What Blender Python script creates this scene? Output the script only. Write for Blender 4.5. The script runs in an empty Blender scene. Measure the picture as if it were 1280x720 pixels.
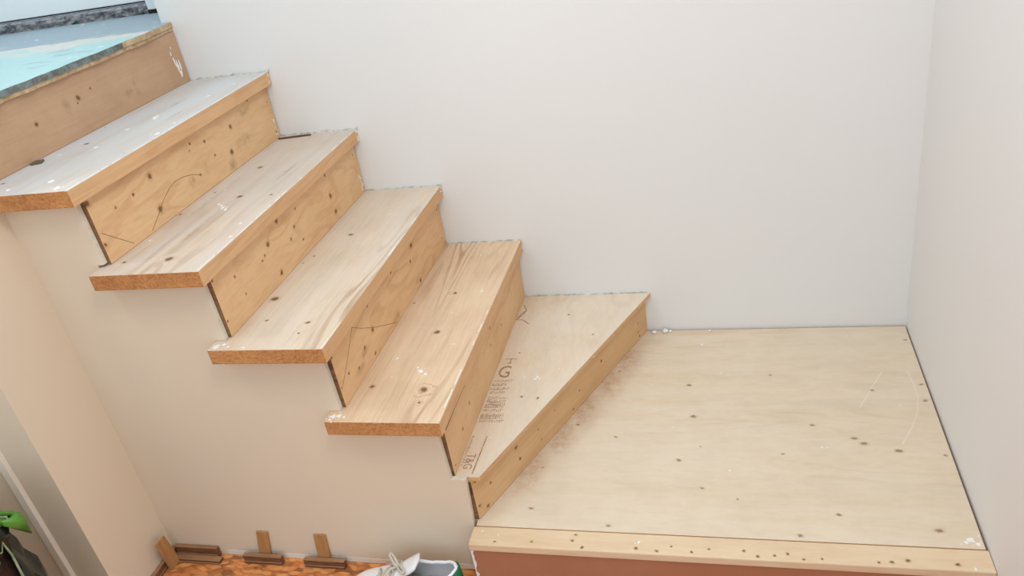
import bpy, bmesh, math, random
from mathutils import Vector, Matrix, noise as mnoise

# ------------------------------------------------------------------ camera
scene = bpy.context.scene
col = scene.collection
cam_data = bpy.data.cameras.new('camera')
cam_data.sensor_fit = 'HORIZONTAL'
cam_data.sensor_width = 36.0
cam_data.lens = 36.0 * 1005.02 / 1280.0
cam_data.clip_start = 0.02
cam = bpy.data.objects.new('camera', cam_data)
cam.location = (0.5944, -1.2657, 1.3436)
cam.rotation_euler = (1.0661, 0.1598, 0.2157)
col.objects.link(cam)
scene.camera = cam

# ------------------------------------------------------------------ world and lights
def lin(c):
    return tuple((v / 255 / 12.92 if v / 255 <= 0.04045 else ((v / 255 + 0.055) / 1.055) ** 2.4) for v in c)

world = bpy.data.worlds.new('world')
scene.world = world
world.use_nodes = True
bg = world.node_tree.nodes['Background']
bg.inputs['Color'].default_value = (0.81, 0.93, 1.02, 1)
bg.inputs['Strength'].default_value = 1.1

def area(name, loc, target, size, energy, color):
    d = bpy.data.lights.new(name, 'AREA')
    d.shape = 'DISK'
    d.size = size
    d.energy = energy
    d.color = color
    o = bpy.data.objects.new(name, d)
    o.location = loc
    o.rotation_euler = (Vector(target) - Vector(loc)).to_track_quat('-Z', 'Y').to_euler()
    col.objects.link(o)
    return o

area('stairwell_ceiling_light', (-0.30, 0.08, 2.60), (0.1, 0.25, 0.1), 0.6, 6.0, (0.80, 0.93, 1.0))
area('lower_room_ceiling_light', (0.55, -0.75, 2.25), (-0.3, 0.0, 0.1), 0.45, 10, (1.0, 0.93, 0.86))
area('hall_ceiling_light', (-1.08, -0.47, 2.1), (-0.6, -0.05, 0.0), 0.10, 3.5, (1.0, 0.90, 0.78))
area('entrance_door_daylight', (-1.55, 1.0, 1.75), (-0.9, 0.2, 0.95), 0.6, 4, (0.72, 0.90, 1.0))

vs = scene.view_settings
vs.view_transform = 'Standard'
vs.look = 'None'
vs.gamma = 1.0
vs.use_curve_mapping = False
vs.exposure = 0.12

# ------------------------------------------------------------------ dimensions (metres; landing top is z = 0)
W = 0.809                      # back wall plane
XR = 1.066                     # right wall plane
XC = -0.867                    # face of the left return wall
ZF = -0.153                    # lower floor
Z5, Z4, Z3, Z2, Z1, Z0 = 0.132, 0.326, 0.516, 0.706, 0.896, 1.0627
N4, N3, N2, N1 = 0.0, -0.2124, -0.4291, -0.6506          # nosings
R4, R3, R2, R1, R0 = -0.018, -0.233, -0.451, -0.673, -0.905   # riser faces
TH = 0.036                     # tread thickness
YE = -0.037                    # near end of the treads

# ------------------------------------------------------------------ material helpers
def mat_new(name):
    m = bpy.data.materials.new(name)
    m.use_nodes = True
    nt = m.node_tree
    b = nt.nodes['Principled BSDF']
    return m, nt, b

class NT:
    def __init__(s, nt):
        s.nt = nt
    def n(s, t, **kw):
        x = s.nt.nodes.new(t)
        for k, v in kw.items():
            setattr(x, k, v)
        return x
    def link(s, a, b):
        s.nt.links.new(a, b)
    def math(s, op, a, b=None, c=None):
        x = s.n('ShaderNodeMath', operation=op)
        for i, v in enumerate((a, b, c)):
            if v is None:
                continue
            if isinstance(v, (int, float)):
                x.inputs[i].default_value = v
            else:
                s.link(v, x.inputs[i])
        return x.outputs[0]
    def vmul(s, v, k):
        x = s.n('ShaderNodeVectorMath', operation='MULTIPLY')
        s.link(v, x.inputs[0])
        x.inputs[1].default_value = k
        return x.outputs[0]
    def noise(s, v, scale=1.0, detail=3, rough=0.5, dist=0.0):
        x = s.n('ShaderNodeTexNoise')
        x.inputs['Scale'].default_value = scale
        x.inputs['Detail'].default_value = detail
        x.inputs['Roughness'].default_value = rough
        x.inputs['Distortion'].default_value = dist
        s.link(v, x.inputs['Vector'])
        return x.outputs[0]
    def ramp(s, f, a, b, lo=0.0, hi=1.0):
        x = s.n('ShaderNodeMapRange', interpolation_type='SMOOTHSTEP')
        s.link(f, x.inputs[0])
        for i, v in zip((1, 2, 3, 4), (a, b, lo, hi)):
            x.inputs[i].default_value = v
        return x.outputs[0]
    def mix(s, f, a, b, blend='MIX'):
        x = s.n('ShaderNodeMix', data_type='RGBA', blend_type=blend)
        for i, v in ((0, f), (6, a), (7, b)):
            if isinstance(v, (int, float)):
                x.inputs[i].default_value = v
            elif isinstance(v, tuple):
                x.inputs[i].default_value = (*v[:3], 1)
            else:
                s.link(v, x.inputs[i])
        return x.outputs[2]

def wood(name, light, dark, scale=(1, 0.09, 1), rings=0.35, ring_freq=42.0, fibre=0.25, mottle=0.25,
         dust=None, knots=(), smudges=(), rot=0.0, rough=0.62, seed=0.0, knot_col=(104, 72, 44), bump=0.15,
         ringscale=11.0, swirl=0.05, smcol=(132, 104, 80), smamt=0.55, core_amt=0.85):
    """Sawn softwood or rotary-cut plywood. knots: (x, y, z, rx, ry, rz) in metres."""
    m, nt, b = mat_new(name)
    g = NT(nt)
    tc = g.n('ShaderNodeTexCoord').outputs['Object']
    mp = g.n('ShaderNodeMapping')
    mp.inputs['Rotation'].default_value = (0, 0, rot)
    mp.inputs['Location'].default_value = (seed * 3.1, seed * 1.7, seed * 2.3)
    g.link(tc, mp.inputs['Vector'])
    v = g.vmul(mp.outputs[0], scale)
    kd = None
    def dmin(items):
        cur = None
        for (x, y, z, rx, ry, rz) in items:
            a = g.n('ShaderNodeVectorMath', operation='MULTIPLY_ADD')
            g.link(warp, a.inputs[0])
            a.inputs[1].default_value = (1 / rx, 1 / ry, 1 / rz)
            a.inputs[2].default_value = (-x / rx, -y / ry, -z / rz)
            l = g.n('ShaderNodeVectorMath', operation='LENGTH')
            g.link(a.outputs[0], l.inputs[0])
            cur = l.outputs['Value'] if cur is None else g.math('MINIMUM', cur, l.outputs['Value'])
        return cur
    warpn = g.n('ShaderNodeTexNoise')
    warpn.inputs['Scale'].default_value = 90
    g.link(tc, warpn.inputs['Vector'])
    w1 = g.n('ShaderNodeVectorMath', operation='MULTIPLY_ADD')
    g.link(warpn.outputs['Color'], w1.inputs[0])
    w1.inputs[1].default_value = (0.008, 0.008, 0.008)
    w1.inputs[2].default_value = (-0.004, -0.004, -0.004)
    w2 = g.n('ShaderNodeVectorMath', operation='ADD')
    g.link(tc, w2.inputs[0]); g.link(w1.outputs[0], w2.inputs[1])
    warp = w2.outputs[0]
    n1 = g.noise(v, ringscale, 2, 0.45, 0.3)
    if knots:
        kd = dmin(knots)
        near = g.ramp(kd, 0.3, 4.0, swirl, 0.0)
        n1 = g.math('ADD', n1, near)
    s1 = g.math('SINE', g.math('MULTIPLY', n1, ring_freq))
    ring = g.ramp(s1, 0.1, 1.0)
    gate = g.ramp(g.noise(v, 5.0, 2), 0.42, 0.62)
    ring = g.math('MULTIPLY', ring, gate)
    fib = g.ramp(g.noise(g.vmul(v, (1, 0.5, 1)), 160, 3, 0.6), 0.35, 0.75)
    mot = g.ramp(g.noise(mp.outputs[0], 7.0, 4, 0.6), 0.3, 0.75)
    f = g.math('MULTIPLY_ADD', ring, rings, g.math('MULTIPLY_ADD', fib, fibre, g.math('MULTIPLY', mot, mottle)))
    f = g.math('MINIMUM', f, 1.0)
    c = g.mix(f, lin(light), lin(dark))
    if dust:
        dcol, damt = dust
        dn = g.ramp(g.noise(g.vmul(v, (1, 1.6, 1)), 9, 5, 0.68, 0.4), 0.28, 0.62, 0.35, 1.0)
        c = g.mix(g.math('MULTIPLY', dn, damt), c, lin(dcol))
    if smudges:
        sd = dmin(smudges)
        sm = g.math('MULTIPLY', g.ramp(sd, 0.1, 1.2, 1.0, 0.0), g.ramp(g.noise(tc, 45, 4, 0.7), 0.3, 0.7, 0.05, smamt))
        c = g.mix(sm, c, lin(smcol))
    if knots:
        halo = g.ramp(kd, 0.9, 2.0, 0.28, 0.0)
        c = g.mix(halo, c, lin((168, 118, 72)))
        core = g.ramp(kd, 0.5, 1.15, core_amt, 0.0)
        c = g.mix(core, c, lin(knot_col))
    g.link(c, b.inputs['Base Color'])
    b.inputs['Roughness'].default_value = rough
    b.inputs['Specular IOR Level'].default_value = 0.25
    bp = g.n('ShaderNodeBump')
    bp.inputs['Strength'].default_value = bump
    bp.inputs['Distance'].default_value = 0.002
    g.link(fib, bp.inputs['Height'])
    g.link(bp.outputs[0], b.inputs['Normal'])
    return m

def plain(name, c, rough=0.6, var=0.0, vscale=8.0, c2=None, bump=0.0, bscale=200.0, metal=0.0, spec=0.3):
    m, nt, b = mat_new(name)
    g = NT(nt)
    tc = g.n('ShaderNodeTexCoord').outputs['Object']
    if c2 is None:
        c2 = tuple(max(0, k - 22) for k in c)
    f = g.math('MULTIPLY', g.ramp(g.noise(tc, vscale, 5, 0.6), 0.3, 0.7), var)
    g.link(g.mix(f, lin(c), lin(c2)), b.inputs['Base Color'])
    b.inputs['Roughness'].default_value = rough
    b.inputs['Metallic'].default_value = metal
    b.inputs['Specular IOR Level'].default_value = spec
    if bump:
        bp = g.n('ShaderNodeBump')
        bp.inputs['Strength'].default_value = bump
        bp.inputs['Distance'].default_value = 0.001
        g.link(g.noise(tc, bscale, 3, 0.6), bp.inputs['Height'])
        g.link(bp.outputs[0], b.inputs['Normal'])
    return m

def kn(lst, f=0.00062, plane='h', grow=1.0):
    """knot list (x, y, z, size) to ellipsoids"""
    out = []
    for (x, y, z, r) in lst:
        a = max(0.0024, r * f * 1.2) * grow
        if plane == 'h':
            out.append((x, y, z, a, a * 0.95, 0.05))
        elif plane == 'g':                       # elongated across the view on plywood laid along x
            out.append((x, y, z, a * 1.25, a * 0.8, 0.05))
        else:
            out.append((x, y, z, 0.05, a, a))
    return out

# ------------------------------------------------------------------ mesh helpers
def link_mesh(name, bm, mats, parent=None, smooth=False):
    me = bpy.data.meshes.new(name)
    bmesh.ops.recalc_face_normals(bm, faces=bm.faces)
    bm.to_mesh(me)
    bm.free()
    if not isinstance(mats, (list, tuple)):
        mats = [mats]
    for m in mats:
        me.materials.append(m)
    if smooth:
        for p in me.polygons:
            p.use_smooth = True
    o = bpy.data.objects.new(name, me)
    col.objects.link(o)
    if parent is not None:
        o.parent = parent
    return o

def tag(o, label=None, cat=None, group=None, kind=None):
    if label: o['label'] = label
    if cat: o['category'] = cat
    if group: o['group'] = group
    if kind: o['kind'] = kind
    return o

def empty(name, loc=(0, 0, 0), rz=0.0):
    o = bpy.data.objects.new(name, None)
    o.location = loc
    o.rotation_euler = (0, 0, rz)
    o.empty_display_size = 0.05
    col.objects.link(o)
    return o

def add_box(bm, lo, hi, bev=0.0, mi=0):
    vs = [bm.verts.new((x, y, z)) for x in (lo[0], hi[0]) for y in (lo[1], hi[1]) for z in (lo[2], hi[2])]
    fs = []
    for idx in ((0, 1, 3, 2), (4, 6, 7, 5), (0, 4, 5, 1), (2, 3, 7, 6), (0, 2, 6, 4), (1, 5, 7, 3)):
        f = bm.faces.new([vs[i] for i in idx]); f.material_index = mi; fs.append(f)
    if bev:
        es = list({e for f in fs for e in f.edges})
        bmesh.ops.bevel(bm, geom=es, offset=bev, segments=2, profile=0.6, affect='EDGES')
    return vs

def add_prism(bm, poly, axis, a, b, mi=0):
    """poly of 2-D points extruded along axis ('y': points are x,z; 'z': points are x,y)"""
    def P(p, t):
        return (p[0], t, p[1]) if axis == 'y' else (p[0], p[1], t) if axis == 'z' else (t, p[0], p[1])
    va = [bm.verts.new(P(p, a)) for p in poly]
    vb = [bm.verts.new(P(p, b)) for p in poly]
    n = len(poly)
    fs = [bm.faces.new(va), bm.faces.new(vb[::-1])]
    for i in range(n):
        fs.append(bm.faces.new([va[i], vb[i], vb[(i + 1) % n], va[(i + 1) % n]]))
    for f in fs:
        f.material_index = mi
    return fs

def assign_by_normal(o, rule):
    for p in o.data.polygons:
        p.material_index = rule(p.normal, p.center)

def add_ribbon(bm, pts, width, up, lift=0.0004, thick=0.0003):
    """a thin raised line through 3-D points lying on a surface with normal up"""
    up = Vector(up).normalized()
    pts = [Vector(p) for p in pts]
    L, R = [], []
    for i, p in enumerate(pts):
        d = (pts[min(i + 1, len(pts) - 1)] - pts[max(i - 1, 0)]).normalized()
        s = d.cross(up).normalized() * width / 2
        L.append((p + s)); R.append((p - s))
    base = [[bm.verts.new(q + up * t) for q in side] for side in (L, R) for t in (lift - thick * 2, lift)]
    l0, l1, r0, r1 = base
    for i in range(len(pts) - 1):
        for a, b in ((l1, r1), (l0, l1), (r1, r0)):
            bm.faces.new([a[i], a[i + 1], b[i + 1], b[i]])
    bm.faces.new([l0[0], l1[0], r1[0], r0[0]])
    bm.faces.new([l0[-1], r0[-1], r1[-1], l1[-1]])

def add_blob(bm, c, r, up='z', rnd=random, thick=0.0007, sx=1.0, sy=1.0):
    n = 9
    a0 = rnd.random() * 6.28
    ring, ring2 = [], []
    for i in range(n):
        a = a0 + i * 2 * math.pi / n
        q = r * rnd.uniform(0.5, 1.2)
        u, w = q * math.cos(a) * sx, q * math.sin(a) * sy
        if up == 'z':
            ring.append(bm.verts.new((c[0] + u, c[1] + w, c[2] - 0.0003)))
            ring2.append(bm.verts.new((c[0] + u * .8, c[1] + w * .8, c[2] + thick)))
        elif up == 'y':
            ring.append(bm.verts.new((c[0] + u, c[1] + 0.0003, c[2] + w)))
            ring2.append(bm.verts.new((c[0] + u * .8, c[1] - thick, c[2] + w * .8)))
        else:
            ring.append(bm.verts.new((c[0] - 0.0003, c[1] + u, c[2] + w)))
            ring2.append(bm.verts.new((c[0] + thick, c[1] + u * .8, c[2] + w * .8)))
    bm.faces.new(ring2)
    for i in range(n):
        bm.faces.new([ring[i], ring[(i + 1) % n], ring2[(i + 1) % n], ring2[i]])

def add_tube(bm, pts, r, seg=8, caps=True):
    pts = [Vector(p) for p in pts]
    rings = []
    prev = None
    for i, p in enumerate(pts):
        d = (pts[min(i + 1, len(pts) - 1)] - pts[max(i - 1, 0)]).normalized()
        ref = Vector((0, 0, 1)) if abs(d.z) < 0.9 else Vector((1, 0, 0))
        a = d.cross(ref).normalized() if prev is None else (prev - d * prev.dot(d)).normalized()
        prev = a
        bb = d.cross(a)
        rings.append([bm.verts.new(p + (a * math.cos(k * 2 * math.pi / seg) + bb * math.sin(k * 2 * math.pi / seg)) * r) for k in range(seg)])
    for i in range(len(rings) - 1):
        for k in range(seg):
            bm.faces.new([rings[i][k], rings[i][(k + 1) % seg], rings[i + 1][(k + 1) % seg], rings[i + 1][k]])
    if caps:
        bm.faces.new(rings[0][::-1]); bm.faces.new(rings[-1])

# ------------------------------------------------------------------ measured marks on the boards
K_R0 = [(R0, 0.365, 0.982, 9), (R0, 0.358, 0.971, 4), (R0, 0.416, 0.99, 5), (R0, 0.215, 0.967, 7)]
S_R0 = [(R0, 0.319, 0.974, 0.05, 0.016, 0.022), (R0, 0.572, 0.955, 0.05, 0.008, 0.016), (R0, 0.578, 0.931, 0.05, 0.012, 0.01), (R0, 0.54, 0.94, 0.05, 0.02, 0.014)]
K_T1 = [(-0.846, 0.269, Z1, 9), (-0.892, 0.396, Z1, 4), (-0.671, 0.17, Z1, 4), (-0.875, 0.037, Z1, 6)]
P_T1 = [(-0.67, 0.296, 10), (-0.797, 0.356, 8), (-0.777, 0.446, 13), (-0.77, 0.43, 9), (-0.793, 0.233, 8), (-0.742, 0.026, 11), (-0.868, 0.202, 6), (-0.692, -0.015, 12), (-0.674, 0.371, 5), (-0.823, -0.005, 9), (-0.72, 0.60, 8), (-0.70, 0.7, 6)]
K_R1 = [(R1, 0.581, 0.814, 9), (R1, 0.222, 0.821, 11), (R1, 0.215, 0.744, 11), (R1, 0.551, 0.754, 10), (R1, 0.397, 0.834, 5), (R1, 0.455, 0.819, 6), (R1, 0.151, 0.807, 6), (R1, 0.018, 0.845, 10), (R1, 0.019, 0.75, 6), (R1, 0.395, 0.754, 5), (R1, 0.478, 0.774, 5), (R1, 0.79, 0.815, 4), (R1, 0.79, 0.725, 5), (R1, 0.088, 0.804, 4), (R1, 0.387, 0.82, 3), (R1, 0.695, 0.85, 4)]
S_R1 = [(R1, 0.538, 0.725, 0.05, 0.022, 0.022), (R1, 0.357, 0.752, 0.05, 0.016, 0.02), (R1, 0.426, 0.757, 0.05, 0.018, 0.018), (R1, 0.62, 0.76, 0.05, 0.05, 0.02), (R1, 0.66, 0.83, 0.05, 0.04, 0.015)]
L_R1 = [[(R1, 0.399, 0.751), (R1, 0.367, 0.766), (R1, 0.328, 0.775), (R1, 0.296, 0.777), (R1, 0.272, 0.772), (R1, 0.235, 0.756), (R1, 0.2, 0.733), (R1, 0.164, 0.712)],
        [(R1, 0.022, 0.776), (R1, 0.054, 0.749), (R1, 0.097, 0.714)]]
K_T2 = [(-0.554, 0.35, Z2, 11), (-0.539, 0.026, Z2, 14), (-0.603, 0.548, Z2, 10), (-0.665, 0.262, Z2, 6), (-0.647, 0.021, Z2, 7), (-0.465, 0.348, Z2, 6), (-0.646, 0.389, Z2, 4)]
P_T2 = [(-0.563, 0.286, 9), (-0.55, 0.275, 7), (-0.575, 0.30, 6), (-0.589, 0.311, 6), (-0.447, 0.121, 5), (-0.46, 0.189, 5), (-0.624, 0.402, 3), (-0.655, 0.125, 4)]
K_R2 = [(R2, 0.595, 0.593, 9), (R2, 0.6, 0.544, 9), (R2, 0.311, 0.652, 9), (R2, 0.248, 0.622, 9), (R2, 0.265, 0.537, 8), (R2, 0.378, 0.605, 6), (R2, 0.348, 0.585, 5), (R2, 0.401, 0.559, 4), (R2, 0.406, 0.642, 4), (R2, 0.596, 0.653, 5), (R2, 0.018, 0.655, 5), (R2, 0.018, 0.554, 4), (R2, 0.093, 0.622, 5), (R2, 0.222, 0.606, 4), (R2, 0.208, 0.6, 4), (R2, 0.109, 0.569, 3), (R2, 0.785, 0.637, 3), (R2, 0.8, 0.563, 3)]
K_T3 = [(-0.43, 0.174, Z3, 14), (-0.294, 0.067, Z3, 8), (-0.402, 0.08, Z3, 5), (-0.427, 0.387, Z3, 5), (-0.373, 0.503, Z3, 9), (-0.44, 0.35, Z3, 4), (-0.295, 0.024, Z3, 4)]
P_T3 = [(-0.30, 0.62, 3), (-0.29, 0.60, 3), (-0.33, 0.45, 2), (-0.25, 0.5, 2), (-0.36, 0.3, 3), (-0.28, 0.3, 2), (-0.31, 0.7, 3), (-0.47, -0.022, 11), (-0.455, -0.015, 8), (-0.44, -0.024, 6), (-0.40, -0.028, 5)]
K_R3 = [(R3, 0.55, 0.452, 9), (R3, 0.522, 0.418, 7), (R3, 0.393, 0.456, 5), (R3, 0.224, 0.395, 8), (R3, 0.228, 0.459, 5), (R3, 0.163, 0.383, 6), (R3, 0.557, 0.34, 7), (R3, 0.785, 0.449, 4), (R3, 0.78, 0.358, 4), (R3, 0.065, 0.382, 4), (R3, 0.205, 0.34, 5), (R3, 0.018, 0.457, 5), (R3, 0.02, 0.375, 3), (R3, 0.114, 0.361, 5)]
S_R3 = [(R3, 0.16, 0.375, 0.05, 0.035, 0.014), (R3, 0.12, 0.355, 0.05, 0.03, 0.012), (R3, 0.36, 0.345, 0.05, 0.03, 0.012), (R3, 0.56, 0.35, 0.05, 0.06, 0.012)]
L_R3 = [[(R3, 0.134, 0.458), (R3, 0.178, 0.428), (R3, 0.234, 0.394), (R3, 0.288, 0.366), (R3, 0.352, 0.333)],
        [(R3, 0.134, 0.458), (R3, 0.077, 0.412), (R3, 0.026, 0.375)]]
K_T4 = [(-0.112, 0.313, Z4, 10), (-0.071, 0.078, Z4, 11), (-0.12, 0.505, Z4, 7), (-0.222, 0.458, Z4, 4), (-0.067, 0.032, Z4, 4), (-0.2, 0.089, Z4, 8)]
P_T4 = [(-0.179, 0.201, 6), (-0.102, 0.149, 10), (-0.087, 0.137, 7), (-0.114, 0.163, 5), (-0.045, 0.51, 6), (-0.051, 0.259, 3), (-0.059, 0.259, 3), (-0.177, 0.788, 4), (-0.082, 0.763, 3), (-0.049, 0.741, 3), (-0.104, 0.722, 3), (-0.165, 0.126, 3), (-0.099, 0.404, 3), (-0.085, 0.397, 2), (-0.117, 0.57, 2), (-0.252, -0.02, 12), (-0.238, -0.014, 9), (-0.225, -0.02, 7), (-0.255, -0.028, 8)]
K_R4 = [(R4, 0.542, 0.28, 7), (R4, 0.436, 0.258, 6), (R4, 0.531, 0.205, 5), (R4, 0.416, 0.216, 5), (R4, 0.342, 0.277, 4), (R4, 0.205, 0.267, 6), (R4, 0.187, 0.204, 6), (R4, 0.115, 0.185, 5), (R4, 0.03, 0.15, 4)]
L_R4 = [[(R4, 0.175, 0.274), (R4, 0.1, 0.273), (R4, 0.02, 0.270)], [(R4, 0.183, 0.260), (R4, 0.1, 0.260), (R4, 0.024, 0.258)]]
K_T5 = [(0.137, 0.695, Z5, 5), (0.221, 0.587, Z5, 4), (0.074, 0.307, Z5, 5), (0.118, 0.3, Z5, 5), (0.029, 0.501, Z5, 3)]
P_T5 = [(0.1, 0.39, 8), (0.096, 0.382, 6), (0.107, 0.382, 6), (0.066, 0.387, 5), (0.155, 0.423, 3), (0.163, 0.426, 2), (0.237, 0.478, 2), (0.09, 0.459, 2), (0.129, 0.407, 2), (0.019, 0.527, 2), (0.07, 0.481, 2), (0.122, 0.652, 2), (0.031, 0.147, 3)]
K_R5 = [(0.082, 0.171, 0.083, 7), (0.085, 0.177, 0.042, 6), (0.179, 0.405, 0.015, 5), (0.194, 0.441, 0.049, 5), (0.241, 0.554, 0.065, 6), (0.02, 0.022, 0.035, 6), (0.03, 0.045, 0.013, 7), (0.022, 0.024, 0.108, 5), (0.325, 0.756, 0.058, 4), (0.324, 0.755, 0.028, 4), (0.326, 0.759, 0.011, 5), (0.118, 0.257, 0.066, 3), (0.121, 0.264, 0.03, 3), (0.148, 0.331, 0.069, 3), (0.04, 0.068, 0.063, 5)]
K_L = [(0.196, 0.359, 0, 5), (0.282, 0.596, 0, 5), (0.129, 0.055, 0, 6), (0.3, 0.312, 0, 5), (0.315, 0.013, 0, 6),
       (0.477, 0.53, 0, 7), (0.491, 0.397, 0, 8), (0.689, 0.574, 0, 5), (0.46, 0.232, 0, 6), (0.516, 0.14, 0, 6), (0.775, 0.368, 0, 7), (0.864, 0.321, 0, 8), (0.883, 0.303, 0, 9), (0.954, 0.28, 0, 9), (0.7, 0.261, 0, 4), (0.801, 0.073, 0, 6), (0.717, 0.009, 0, 6), (0.986, 0.039, 0, 9), (1.05, 0.532, 0, 5), (1.046, 0.466, 0, 6), (1.048, 0.268, 0, 5), (1.05, 0.734, 0, 5), (0.931, 0.509, 0, 6), (0.593, 0.108, 0, 3), (0.511, 0.282, 0, 3), (0.132, 0.193, 0, 3)]
S_L = [(0.10, 0.20, 0, 0.05, 0.06, 0.05), (0.19, 0.42, 0, 0.05, 0.06, 0.05), (0.25, 0.55, 0, 0.05, 0.06, 0.05)]
P_L = [(0.578, 0.2, 4), (0.508, 0.726, 6), (0.56, 0.724, 3), (1.04, 0.018, 12), (1.05, 0.008, 9), (1.03, 0.012, 8), (0.561, 0.586, 3), (0.333, 0.631, 3), (0.441, 0.353, 3), (0.398, 0.282, 2), (0.986, 0.448, 3), (0.789, 0.288, 4), (0.80, 0.286, 3), (0.74, 0.234, 2), (0.547, 0.167, 2), (0.905, 0.758, 3)]
L_L = [[(1.028, 0.589, 0), (1.032, 0.543, 0), (1.033, 0.485, 0), (1.022, 0.429, 0), (1.0, 0.369, 0), (0.964, 0.301, 0)],
       [(0.967, 0.586, 0), (0.931, 0.517, 0), (0.893, 0.436, 0)]]
K_N = [(0.245, -0.018, 0, 4), (0.241, -0.035, 0, 4), (0.603, -0.04, 0, 5), (0.663, -0.047, 0, 5), (0.425, -0.052, 0, 5), (0.38, -0.049, 0, 5), (0.455, -0.038, 0, 4), (0.689, -0.041, 0, 5), (0.63, -0.053, 0, 5), (0.913, -0.043, 0, 6), (0.86, -0.051, 0, 4), (0.884, -0.05, 0, 5), (1.001, -0.048, 0, 6), (0.719, -0.053, 0, 4), (0.066, -0.049, 0, 4), (0.15, -0.043, 0, 4), (0.264, -0.053, 0, 5), (0.755, -0.05, 0, 3), (0.532, -0.04, 0, 4), (0.497, -0.05, 0, 4)]

# ------------------------------------------------------------------ materials
M_wall = plain('wall_paint_white', (228, 227, 226), 0.55, 0.25, 1.5, (223, 221, 219), 0.06, 350)
M_wall_low = plain('wall_paint_warm_light_tint', (225, 209, 187), 0.55, 0.35, 1.6, (219, 201, 179), 0.06, 350)  # warm light of the lower room is put into this wall colour
M_paper = plain('drywall_cut_edge', (226, 216, 200), 0.8, 0.4, 60, (190, 170, 148))
M_plaster = plain('white_plaster_paint', (238, 236, 232), 0.5, 0.3, 40)
M_residue = plain('old_caulk_residue', (210, 209, 202), 0.8, 0.9, 60, (150, 148, 138))
M_pencil = plain('pencil_line', (142, 108, 74), 0.7)
M_ink = plain('stamp_ink', (146, 112, 84), 0.8, 0.8, 120, (196, 166, 134))
M_dark = plain('dark_gap', (52, 42, 34), 0.9)
M_scratch = plain('pale_scratch', (233, 224, 210), 0.7)

PINE_L, PINE_D = (228, 190, 146), (202, 152, 104)
M_edge = wood('nosing_edge_pine', (220, 178, 134), (196, 150, 106), rings=0.25, fibre=0.4, mottle=0.3, seed=3)
M_end = wood('tread_end_grain', (206, 150, 98), (166, 108, 62), scale=(1, 0.4, 1), rings=0.25, ring_freq=50, fibre=0.6, mottle=0.5, seed=5, rough=0.8, bump=0.5)
M_ply_end = wood('plywood_edge', (150, 112, 76), (98, 66, 42), scale=(0.3, 1, 1), rings=0.6, fibre=0.5, mottle=0.5, seed=6, rough=0.85)
M_T = {
    1: wood('tread_dusty_1', (200, 186, 170), (168, 146, 120), dust=((204, 204, 205), 0.85), knots=kn(K_T1), smudges=[(-0.787, 0.557, Z1, 0.006, 0.05, 0.05), (-0.818, 0.196, Z1, 0.006, 0.02, 0.05), (-0.72, 0.45, Z1, 0.006, 0.06, 0.05)], smcol=(140, 130, 122), seed=1.1, rings=0.5),
    2: wood('tread_dusty_2', (210, 188, 162), (166, 134, 102), dust=((204, 197, 191), 0.62), knots=kn(K_T2), smudges=[(-0.63, 0.3, Z2, 0.012, 0.1, 0.05), (-0.5, 0.5, Z2, 0.008, 0.08, 0.05), (-0.56, 0.15, Z2, 0.008, 0.06, 0.05)], smcol=(150, 126, 108), seed=2.3, rings=0.6),
    3: wood('tread_dusty_3', (216, 192, 162), (170, 130, 92), dust=((216, 208, 198), 0.58), knots=kn(K_T3), seed=3.7, rings=0.75, ring_freq=75, swirl=0.1),
    4: wood('tread_pine_4', (224, 194, 158), (172, 124, 82), dust=((222, 208, 192), 0.25), knots=kn(K_T4, grow=1.1), seed=4.2, rings=0.75, ring_freq=80, ringscale=9, swirl=0.13),
}
M_Rz = {
    0: wood('riser_board_brown', (196, 160, 128), (178, 140, 108), rings=0.1, fibre=0.25, mottle=0.55, knots=kn(K_R0, plane='v'), smudges=S_R0, seed=0.4),
    1: wood('riser_pine_1', PINE_L, PINE_D, scale=(1, 0.25, 1), knots=kn(K_R1, plane='v'), smudges=S_R1, seed=1.9, rings=0.35),
    2: wood('riser_pine_2', PINE_L, PINE_D, scale=(1, 0.25, 1), knots=kn(K_R2, plane='v', grow=1.1), seed=2.9, rings=0.3),
    3: wood('riser_pine_3', PINE_L, PINE_D, scale=(1, 0.25, 1), knots=kn(K_R3, plane='v', grow=1.1), smudges=S_R3, seed=3.3, rings=0.4),
    4: wood('riser_pine_4', PINE_L, PINE_D, scale=(1, 0.2, 1), knots=kn(K_R4, plane='v', grow=1.1), seed=4.9, rings=0.35),
}
ANG = math.atan2(0.818, 0.339)     # direction of the diagonal riser
M_R5 = wood('riser_pine_diagonal', (220, 182, 136), (192, 146, 100), rot=math.pi / 2 - ANG, knots=[(x, y, z, a, a, a) for (x, y, z, a) in [(k[0], k[1], k[2], max(0.0025, k[3] * 0.00075)) for k in K_R5]], seed=5.5, rings=0.3)
M_T5 = wood('winder_plywood', (224, 200, 168), (196, 162, 124), scale=(0.9, 0.35, 1), dust=((226, 218, 208), 0.5), knots=kn(K_T5), seed=6.1, rings=0.35, ring_freq=30)
M_land = wood('landing_plywood', (222, 201, 172), (202, 176, 144), scale=(0.16, 1, 1), dust=((226, 214, 198), 0.45), knots=kn(K_L, plane='g'), smudges=[(0.10, 0.19, 0, 0.05, 0.10, 0.05), (0.16, 0.32, 0, 0.05, 0.10, 0.05), (0.205, 0.42, 0, 0.05, 0.10, 0.05), (0.26, 0.55, 0, 0.05, 0.10, 0.05), (0.30, 0.65, 0, 0.05, 0.10, 0.05)], smcol=(176, 128, 92), smamt=0.6, knot_col=(132, 106, 80), core_amt=0.75, seed=7.7, rings=0.4, ring_freq=34, fibre=0.34, mottle=0.35)
M_nose = wood('landing_nosing_pine', (226, 202, 170), (206, 172, 134), scale=(0.1, 1, 1), knots=kn(K_N), seed=8.2, rings=0.25)
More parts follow.
